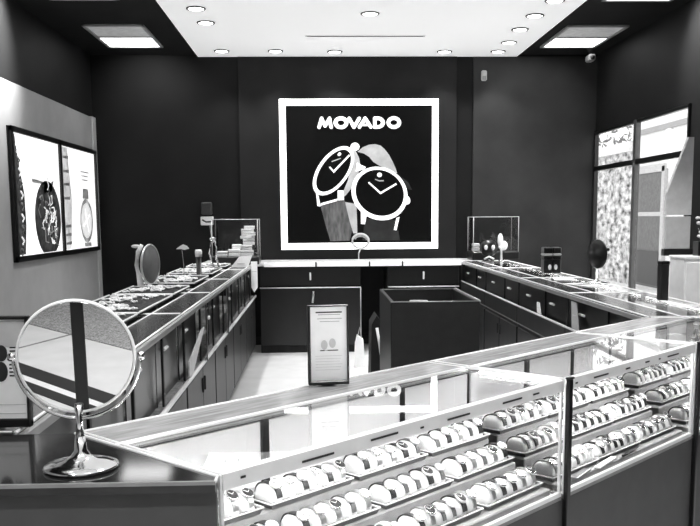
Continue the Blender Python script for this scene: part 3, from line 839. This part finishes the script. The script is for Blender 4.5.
def f1(bar, dot):
    bar(-.45, .46, .72, .955, INKL)
    dot(.20, .665, .013, .018, INK); dot(.19, .50, .015, .022, INK)
    for k in range(4): bar(.29, .41-.03*(k % 2), .71-.033*k, .724-.033*k, INK)
    for k in range(4): bar(.28, .40-.04*(k % 2), .555-.033*k, .569-.033*k, INK)
    bar(.0, .44, .20, .206, INKL); bar(.0, .44, .12, .126, INKL)
sign('counter_sign', 'black framed sign with two dark watch pictures, cut by the left frame edge', (-.735, 1.925, T+.007), .0, .205, .245, .06, f1)
def f2(bar, dot):
    bar(-.30, .34, .90, .915, INK); bar(-.24, .30, .875, .882, INKG)
    bar(-.26, .34, .825, .832, INKG); bar(-.20, .28, .79, .796, INKG)
    dot(-.10, .50, .009, .013, INKL); dot(.10, .52, .009, .013, INKL); bar(-.20, .24, .425, .437, INK)
    bar(-.10, -.02, .425, .445, PAPER)
    for k in range(6): bar(-.32, .34-.03*(k % 3), .36-.035*k, .364-.035*k, INKL)
ps = A0+ud*.845+vd*.43
sign('counter_sign', 'upright black framed paper sign standing on the front case rail', (.026, 2.375, T+.006), math.radians(8), .112, .218, .03, f2, .007)

# black folder behind the left sign
t = thing('folder', 'black folder lying on the left counter behind the round mirror', 'folder', (-.98, 3.05, T+.008), .35)
MB().prism([(-.20, 0), (.20, 0), (.20, .045), (.05, .02), (-.2, .012)], -.13, .13, axis='y').build('cover', BLACKM, t)
MB().prism([(.04, .022), (.19, .046), (.19, .05), (.04, .026)], -.12, .12, axis='y').build('page', INKL, t)

# oval mirror seen from behind on the left row
t = thing('table_mirror', 'grey-backed round mirror on white stand on the left row, turned sideways', 'mirror', (-1.13, 5.90, T+.002))
mm = Matrix.Translation((.02, 0, .155)) @ Matrix.Rotation(math.radians(74), 4, 'Z') @ Matrix.Rotation(math.radians(12), 4, 'Y') @ Matrix.Rotation(PI/2, 4, 'X')
MB().lathe([(.001, -.005), (.125, -.005), (.132, 0), (.125, .006), (.001, .006)], 36, mm).build('back', GREYD, t)
MB().lathe([(.125, -.007), (.133, -.006), (.137, 0), (.133, .007), (.125, .007)], 36, mm, loop=True).build('rim', STEEL, t)
MB().tube([(-.045, .0, .005), (-.055, 0, .08), (-.07, 0, .15), (-.055, 0, .24), (-.03, 0, .285)], [.022, .018, .014, .016, .012], 10).build('stand', WHITE, t)
MB().superell((-.07, 0, .275), .03, .012, .012, 1).build('top_clip', WHITE, t)
MB().lathe([(.001, 0), (.075, 0), (.07, .008), (.001, .012)], 24).build('base', CHROME, t)
# black post with white cap, thin arm with a white tag
t = thing('display_post', 'slim black display post with white cap on the left row', 'display stand', (-.93, 6.95, T))
MB().lathe([(.001, 0), (.045, 0), (.04, .012), (.021, .016), (.021, .16), (.001, .16)], 20).build('post', BLACK, t)
MB().lathe([(.001, .16), (.026, .16), (.028, .20), (.022, .215), (.001, .215)], 20).build('cap', WHITE, t)
t = thing('tag_stand', 'small white bird-like tag clip on a thin wire beside the black post', 'tag', (-1.04, 6.9, T))
MB().tube([(0, 0, .0), (.0, 0, .1), (-.01, 0, .215)], .0025, 6).build('wire', INKG, t)
MB().prism([(-.055, .222), (-.025, .245), (.0, .258), (.03, .245), (.045, .225), (.01, .215), (-.015, .222)], -.008, .008, axis='y').build('tag', WHITE, t)
MB().lathe([(.001, 0), (.03, 0), (.03, .006), (.001, .006)], 16).build('base', STEEL, t)
t = thing('ring_stand', 'thin bright ring stand left of the clear display box', 'display stand', (-.93, 8.0, T))
MB().tube([(.0, 0, 0), (-.02, 0, .06), (-.045, 0, .14), (-.03, 0, .24), (.01, 0, .25), (.02, 0, .19), (.015, 0, .1), (.045, 0, 0)], .009, 8).build('wire_body', CHROME, t)
MB().superell((-.012, 0, .27), .026, .018, .022, 1).build('head', CHROME, t)
# acrylic display box on the left end of the back counter
def acrylic(name, label, loc, w_, d_, h_, base_h):
    t = thing(name, label, 'display box', loc)
    MB().box(-w_/2-.01, w_/2+.01, -d_/2-.01, d_/2+.01, 0, base_h, .006).build('base', BLACK, t)
    w = MB(); k = .006; z0 = base_h
    w.box(-w_/2, w_/2, -d_/2, -d_/2+k, z0, z0+h_, 0); w.box(-w_/2, w_/2, d_/2-k, d_/2, z0, z0+h_, 0)
    w.box(-w_/2, -w_/2+k, -d_/2+k, d_/2-k, z0, z0+h_, 0); w.box(w_/2-k, w_/2, -d_/2+k, d_/2-k, z0, z0+h_, 0)
    w.box(-w_/2, w_/2, -d_/2, d_/2, z0+h_, z0+h_+k, 0)
    w.build('clear_cover', ACRYL, t)
    w = MB(); b_ = .0035
    X, Y = w_/2, d_/2
    for sx in (-1, 1):
        for sy in (-1, 1): w.bar((sx*X, sy*Y, z0), (sx*X, sy*Y, z0+h_), b_)
    for zq in (z0+h_,):
        for p, q in (((-X, -Y), (X, -Y)), ((X, -Y), (X, Y)), ((X, Y), (-X, Y)), ((-X, Y), (-X, -Y))): w.bar((*p, zq), (*q, zq), b_)
    w.build('edge', mat('acrylic_edge', .6, .3), t)
    return t
ab = (-.80, 8.78)
acrylic('display_box', 'clear acrylic display box full of white boxes at the left end of back counter', (*ab, T+.008), .44, .32, .36, .075)
zb = T+.008+.075
r2 = random.Random(5)
spots = [(-.14, 0, 0, .10, .05), (-.02, -.04, 0, .11, .07), (.10, 0, 0, .13, .06), (.10, 0, .06, .10, .05), (.0, .03, .07, .09, .045), (.12, .01, .11, .11, .06), (.11, 0, .17, .12, .03), (.12, 0, .20, .13, .035), (.11, 0, .235, .12, .03), (.13, .01, .265, .1, .03)]
for i, (x, y, z, s_, h_) in enumerate(spots):
    nmx = ['low box at the far left', 'box left of centre at the bottom', 'wide box at the bottom right', 'second box up in the right stack', 'box on top at the centre', 'third box up in the right stack', 'fourth box up in the right stack', 'fifth box up in the right stack', 'sixth box up in the right stack', 'topmost box of the right stack'][i]
    t = thing('watch_box', 'small white %s inside the left clear display' % nmx, 'box', (ab[0]+x, ab[1]+y, zb+z+.001), r2.uniform(-.15, .15), 'small boxes in the left clear display')
    MB().box(-s_/2, s_/2, -.06, .06, 0, h_*.55, .004).build('bottom', WHITE, t)
    MB().box(-s_/2-.001, s_/2+.001, -.061, .061, h_*.60, h_-.001, .004).build('lid', PAPER, t)
    MB().box(-s_/2+.004, s_/2-.004, -.058, .058, h_*.55, h_*.60, 0).build('seam', INK, t)
# papers at that corner
t = thing('paper_sheet', 'white sheet leaning on the left counter end below the clear box', 'paper', (-.705, 8.2, T+.004), -.1)
MB().prism([(-.10, 0), (.06, 0), (.10, .11), (-.02, .10)], -.003, 0, axis='y').build('sheet', PAPER, t)
MB().box(-.04, .03, -.0045, -.003, .03, .036, 0).build('print_line', INKL, t)
t = thing('paper_sheet', 'narrow white strip of paper hanging down the left counter end', 'paper', (-.618, 8.55, T-.26), 0)
MB().prism([(-.028, .05), (.0, 0), (.034, .05), (.034, .30), (-.028, .30)], -.004, 0, axis='y').build('sheet', PAPER, t)
MB().box(-.02, .025, -.005, -.004, .2, .205, 0).build('print_line', INKL, t)
# right acrylic box with bust, cone, white box
rb = (1.85, 9.32)
acrylic('display_box', 'clear acrylic display box on black tiers at the right end of back counter', (*rb, T+.003), .47, .34, .36, .085)
zr = T+.088
t = thing('ring_box', 'small white ring box at the left inside the right clear display', 'box', (rb[0]-.19, rb[1]-.05, zr+.001))
MB().box(-.036, .036, -.04, .04, 0, .045, .006).build('bottom', WHITE, t); MB().box(-.037, .037, -.041, .041, .048, .085, .008).build('lid', PAPER, t)
t = thing('earring_stand', 'black bust-shaped earring stand with two white discs in front of right clear display', 'display stand', (1.74, 8.97, T+.002), 0)
MB().superell((0, .0, .13), .085, .045, .085, .9).build('head', BLACK, t)
MB().lathe([(.001, 0), (.06, 0), (.05, .01), (.025, .03), (.03, .06), (.001, .07)], 20).build('neck', BLACK, t)
for s_ in (-1, 1): MB().superell((s_*.037, -.045, .14), .018, .010, .026, 1).build('disc', WHITE, t)
MB().tube([(-.05, -.02, .02), (0, -.03, .045), (.05, -.03, .02)], .010, 8).build('collar', WHITE, t)
t = thing('ring_cone', 'white figure-like ring stand beside the black bust on the back counter', 'display stand', (1.87, 8.97, T+.002))
MB().tube([(0, 0, 0), (.0, 0, .1), (-.005, 0, .15)], [.014, .010, .03], 10).build('stem', WHITE, t)
MB().superell((-.012, 0, .21), .028, .02, .07, 1).build('petal', WHITE, t)
MB().superell((.02, 0, .155), .045, .02, .05, 1).build('petal', WHITE, t)
MB().lathe([(.001, 0), (.03, 0), (.026, .008), (.001, .01)], 16).build('base', CHROME, t)
# ring lamp in front of the poster
t = thing('ring_lamp', 'small white ring mirror on thin stem standing before the poster', 'mirror', (.43, 9.30, T+.001))
MB().lathe([(.001, 0), (.06, 0), (.055, .008), (.008, .014), (.001, .014)], 20).build('base', WHITE, t)
MB().tube([(0, 0, .01), (.0, 0, .08), (.02, 0, .13)], .007, 8).build('stem', WHITE, t)
MB().tube([(.02+.085*math.cos(a), 0, .205+.075*math.sin(a)) for a in [2*PI*i/28 for i in range(28)]], .012, 8, closed=True).build('ring', WHITE, t)
MB().tube([(.02+.07*math.cos(a), -.012, .20+.06*math.sin(a)) for a in [.3+2.4*i/12 for i in range(13)]], .010, 8).build('shade', mat('shade_grey', .4, .4), t)
# stacked boxes on the right row
def xbox(name, label, loc, parts):
    t = thing(name, label, 'box', loc, .06, 'black boxes stacked on the right counter')
    for nm_, bx_, m in parts: MB().box(*bx_, .006).build(nm_, m, t)
    return t
bx, byy = 1.86, 7.0
for s_, l in ((-1, 'left'), (1, 'right')):
    x = bx+s_*.036
    t = xbox('watch_box', 'small black box, lower %s of the stack on the right counter' % l, (x, byy, T+.002), (('body', (-.033, .033, -.045, .045, 0, .11), BLACK),))
    MB().superell((.012*-s_, -.046, .05), .014, .004, .022, 1).build('label', WHITE, t)
    t = xbox('watch_box', 'small black box with pale band, upper %s of the stack on the right counter' % l, (x, byy, T+.1135), (('body', (-.034, .034, -.045, .045, 0, .028), BLACK), ('band', (-.0345, .0345, -.0455, .0455, .029, .046), INKL), ('lid', (-.034, .034, -.045, .045, .047, .095), BLACK)))
# dark mirror on the right row
t = thing('table_mirror', 'dark oval table mirror seen edgeways against the window on the right counter', 'mirror', (1.90, 5.95, T+.002))
MB().lathe([(.001, 0), (.085, 0), (.08, .008), (.03, .014), (.010, .02), (.008, .09), (.001, .09)], 24).build('base', CHROME, t)
mm = Matrix.Translation((0, 0, .195)) @ Matrix.Rotation(math.radians(-69), 4, 'Z') @ Matrix.Rotation(PI/2, 4, 'X')
MB().lathe([(.001, -.005), (.095, -.005), (.10, 0), (.095, .006), (.001, .006)], 32, mm).build('disc', BLACK, t)
MB().superell((.065, 0, .225), .018, .012, .012, 1).build('knob', BLACK, t)
for k, (x, y, rz, l) in enumerate(((1.76, 5.75, .3, 'nearer'), (1.78, 6.35, -.2, 'farther'))):
    t = thing('leaflet', 'white leaflet lying on the right counter near the dark mirror, %s one' % l, 'paper', (x, y, T+.003), rz, 'leaflets on the right counter')
    MB().box(-.07, .07, -.16, .16, 0, .002, 0).build('sheet', PAPER, t); MB().box(-.05, .04, -.12, -.10, .002, .0026, 0).build('print_line', INK, t); MB().box(-.05, .05, -.02, .09, .002, .0026, 0).build('picture', INKG, t)
# black box and white cabinet near the window
t = thing('upright_box', 'tall black box standing on the right counter before the white cabinet', 'box', (1.85, 4.67, T+.002), .1)
MB().box(-.022, .022, -.025, .025, 0, .20, .004).build('body', BLACKM, t); MB().box(-.024, .024, -.027, .027, .19, .212, .004).build('lid', BLACK, t)
t = thing('white_cabinet', 'white cabinet standing beyond the right counter at the frame edge', 'cabinet', (2.745, 6.16, 0))
MB().box(-.21, .26, -.13, .13, .06, 1.09, .006).build('body', WHITE, t); MB().box(-.215, .265, -.14, .14, 1.09, 1.11, .004).build('top', WHITE, t)
MB().box(-.19, .24, -.11, .11, 0, .06, .004).build('plinth', INKG, t)
d = MB().box(-.20, .02, -.145, -.13, .10, 1.07, .003).build('cabinet_door', PAPER, t); MB().box(0, .012, -.155, -.145, .6, .75, .002).build('handle', STEEL, d)
d = MB().box(.03, .25, -.145, -.13, .10, 1.07, .003).build('cabinet_door', PAPER, t); MB().box(.04, .052, -.155, -.145, .6, .75, .002).build('handle', STEEL, d)
t = thing('notice_board', 'tall grey two-panel notice board standing behind the white cabinet at right', 'display board', (2.70, 6.62, 1.11))
MB().box(-.09, .13, -.03, .03, -.02, .03, .003).build('ledge', BLACK, t); MB().box(.0, .05, -.02, .02, -1.07, -.02, .003).build('pole', BLACKM, t); MB().box(-.15, .2, -.12, .12, -1.11, -1.07, .004).build('foot', BLACKM, t)
MB().box(-.08, .11, -.02, .02, .03, .275, .004).build('lower_panel', mat('board_grey', .5, .5, var=.08), t)
MB().prism([(-.08, .285), (.11, .285), (.11, .86), (.07, .86), (-.08, .45)], -.02, .02, axis='y').build('upper_panel', mat('board_grey2', .6, .5, var=.08), t)
t = thing('flower_pot', 'dark square pot with pale flowers on the white cabinet', 'plant', (2.70, 6.14, 1.111))
MB().prism([(-.045, -.045), (.045, -.045), (.045, .045), (-.045, .045)], 0, .10).build('pot', BLACK, t)
w = MB(); r2 = random.Random(9)
for i in range(26):
    w.superell((r2.uniform(-.045, .045), r2.uniform(-.04, .04), .12+r2.random()*.16), .018, .016, .012, 1, 8, 6)
w.build('blossom', mat('petal_grey', .6, .6, var=.4), t)
w = MB()
for i in range(9): a = r2.random()*6; w.tube([(0, 0, .09), (.02*math.cos(a), .02*math.sin(a), .18), (.045*math.cos(a), .04*math.sin(a), .25)], .003, 5)
w.build('stem', INK, t)
# cards on the right row ledge
for (y, h_, l, tilt, w_) in ((5.02, .155, 'larger pale card leaning', .0, .075), (5.86, .075, 'small white card leaning', 0, .055)):
    t = thing('display_card', l+' on the right row ledge', 'card', (1.482, y, .7435), PI/2)
    MB().prism([(-w_, 0), (w_*.9, 0), (w_*1.2, h_), (-w_*.2, h_)], -.004, 0, axis='y').build('card', PAPERG if h_ > .1 else PAPER, t)
    MB().box(-w_*.1, w_*.7, -.001, .001, h_*.5, h_*.53, 0).build('print_line', INKL, t)

# black open-topped bin behind the sign
t = thing('storage_bin', 'tall black open-topped storage bin holding papers, standing inside the counters', 'bin', (.615, 4.6, 0))
w = MB(); a = .235; d_ = .85; hh = .955
w.box(-a, a, 0, .02, .05, hh); w.box(-a, a, d_-.02, d_, .05, hh); w.box(-a, -a+.02, .02, d_-.02, .05, hh); w.box(a-.02, a, .02, d_-.02, .05, hh); w.box(-a, a, 0, d_, .03, .05)
w.build('body', mat('bin_black', .016, .4, var=.2), t)
w = MB(); w.bar((a, 0, hh), (a, d_, hh), .005); w.bar((-a, 0, hh), (a, 0, hh), .003)
w.build('rim', TRIMD, t)
for sx in (-1, 1):
    for y in (.06, d_-.06): MB().lathe([(.001, -.012), (.016, -.012), (.018, 0), (.016, .012), (.001, .012)], 16, Matrix.Translation((sx*(a-.04), y, .018)) @ Matrix.Rotation(PI/2, 4, 'Y')).build('caster', BLACKM, t)
for k in range(7):
    t = thing('file_folder', 'pale file edge standing in the black bin, %s from the front' % (ordn+['seventh'])[k], 'folder', (.615-.03+.012*(k % 3), 4.66+.05*k, .051), 0, 'files in the black bin')
    hq = .895-(.05+.008*((k*5) % 4) if k > 1 else .006*k)
    MB().box(-.165, .165, 0, .006, .002, hq, .001).build('cover', PAPERG if k % 2 else PAPER, t)
    MB().box(-.10+.03*k, -.04+.03*k, -.001, .007, hq, hq+.012, .001).build('tab', PAPER, t)
# stool / bag by the bin
t = thing('shopping_bag', 'black bag with pale handles standing left of the black bin', 'bag', (.40, 5.85, 0))
MB().prism([(-.07, 0), (.09, 0), (.075, .62), (-.02, .76), (-.055, .70)], -.14, .14, axis='y').build('body', BLACKM, t)
MB().tube([(-.02, -.142, .68), (0.0, -.16, .55), (.02, -.15, .40), (.03, -.146, .3)], .010, 8).build('handle', WHITE, t)
MB().tube([(.04, -.142, .70), (.055, -.16, .58), (.05, -.15, .36)], .012, 8).build('handle', PAPERG, t)
t = thing('shopping_bag', 'small white paper bag on the floor right of the standing sign', 'bag', (.38, 8.2, 0))
MB().prism([(-.05, 0), (.05, 0), (.035, .26), (-.02, .30), (-.04, .22)], -.06, .06, axis='y').build('body', PAPER, t)
MB().tube([(-.02, -.03, .27), (.0, -.04, .38), (.02, -.03, .26)], .006, 6).build('handle', PAPERG, t)

# behind the camera (seen in the round mirror): entrance wall with a dark column, carpet-like soffit
t = thing('entrance_column', 'slim black upright at the shop entrance reflected in the round mirror', 'column', (-.46, -1.20, 0))
MB().box(-.031, .031, -.031, .031, .04, ZC-.06, .004).build('shaft', BLACK, t); MB().box(-.06, .06, -.06, .06, 0, .04, .004).build('foot', BLACK, t); MB().box(-.06, .06, -.06, .06, ZC-.06, ZC-.001, .004).build('head', BLACK, t)
def floor_band(name, p, q, w0, w1, z, m, par=None):
    p, q = Vector(p), Vector(q); e = (q-p).normalized(); nn = Vector((-e.y, e.x))
    a, b = p-e*1.2, q+e*1.0
    return MB().prism([a+nn*w0, b+nn*w0, b+nn*w1, a+nn*w1], z, z+.004).build(name, m, par)
cp = MB().prism([(XL, -4.19), (-1.2, -4.19), (.8, -1.36), (3.0, 1.7), (XR-.01, -4.19)][:1]+[(XR-.01, -4.19), (XR-.01, -.4), (.60, -1.64), (-.16, -2.68), (-.81, -3.57), (-1.26, -4.185)][0:1]+[(XR-.01, .2), (1.7, -.14), (-.16, -2.68), (-.81, -3.57), (-1.262, -4.188)], .0005, .006)
tag(cp.build('carpet', mat('speckled_carpet', .30, .95, var=.7, scale=90)), kind='structure')
ts = thing('threshold_strip', 'black and white floor strips at the shop entrance reflected in the round mirror', 'threshold', (0, 0, .001))
floor_band('black_band', (-.8, -1.98), (-.32, -1.26), -.085, 0, 0, BLACKM, ts)
floor_band('white_band', (-.8, -1.98), (-.32, -1.26), -.14, -.085, 0, WHITE, ts)
floor_band('black_band', (-.8, -1.98), (-.32, -1.26), -.27, -.14, 0, BLACKM, ts)
js = MB().bar((-1.1, -2.69, .001), (-.53, -3.19, .001), .006)
o = js.build('floor_joint', INKG); tag(o, kind='structure')

# ------------------------------------------------------------------ lights
def spot(loc, target, e, size=70, blend=.8, r=.05):
    l = bpy.data.lights.new('spot_lamp', 'SPOT'); l.energy = e; l.spot_size = math.radians(size); l.spot_blend = blend; l.shadow_soft_size = r
    o = bpy.data.objects.new('spot_lamp', l); C.objects.link(o); o.location = loc
    o.rotation_euler = (Vector(target)-Vector(loc)).to_track_quat('-Z', 'Y').to_euler()
for (x, y), l_ in dl:
    spot((x, y, ZC-.03), (x, y+(.0 if y < 9 else .05), 0), 45 if y > 9 else 105, 95)
for x in (-.95, .45, 1.89):  # added fill lamps without fixtures, to light the front of the room
    for y in (5.6, 4.0, 2.4, .6, -1.4, -3.0): spot((x, y, ZC-.03), (x, y, 0), 95, 95)
spot((-1.8, 8.9, ZC-.03), (-1.75, 9.75, 2.6), 22, 90)
spot((-1.9, 7.0, ZC-.03), (-2.45, 6.8, 2.75), 170, 110)
spot((2.6, 7.2, ZC-.03), (3.05, 7.0, 2.7), 60, 110)
spot((2.55, 5.0, ZC-.03), (2.7, 6.1, .9), 110, 50)  # extra lamp without a fixture, added to brighten the white cabinet
spot((-.75, 8.0, ZC-.03), (-.8, 8.75, 1.15), 120, 16)  # narrow lamp without a fixture, added to brighten the left clear box
spot((2.3, 9.0, ZC-.03), (2.3, 9.75, 2.4), 8, 100)
wd = bpy.data.worlds.new('World'); S.world = wd; wd.use_nodes = True
bg = wd.node_tree.nodes['Background']; bg.inputs['Color'].default_value = (1, 1, 1, 1); bg.inputs['Strength'].default_value = 2.2

# ------------------------------------------------------------------ camera
f_px, ppy, yaw, pitch, roll = 883.1, 329.65, .0357, .1271, -.0074
F = Vector((math.sin(yaw)*math.cos(pitch), math.cos(yaw)*math.cos(pitch), -math.sin(pitch)))
r = Vector((math.cos(yaw), -math.sin(yaw), 0)); u = r.cross(F)
r2_ = r*math.cos(roll)+u*math.sin(roll); u2 = -r*math.sin(roll)+u*math.cos(roll)
cam = bpy.data.cameras.new('camera'); co = bpy.data.objects.new('camera', cam); C.objects.link(co)
co.matrix_world = Matrix(((r2_.x, u2.x, -F.x, 0), (r2_.y, u2.y, -F.y, 0), (r2_.z, u2.z, -F.z, H), (0, 0, 0, 1)))
cam.sensor_fit = 'HORIZONTAL'; cam.sensor_width = 36; cam.lens = f_px/700*36; cam.shift_y = (ppy-263)/700
cam.clip_start = .05; cam.clip_end = 200
S.camera = co
S.view_settings.view_transform = 'Standard'
S.view_settings.look = 'None'
S.view_settings.exposure = 0.05
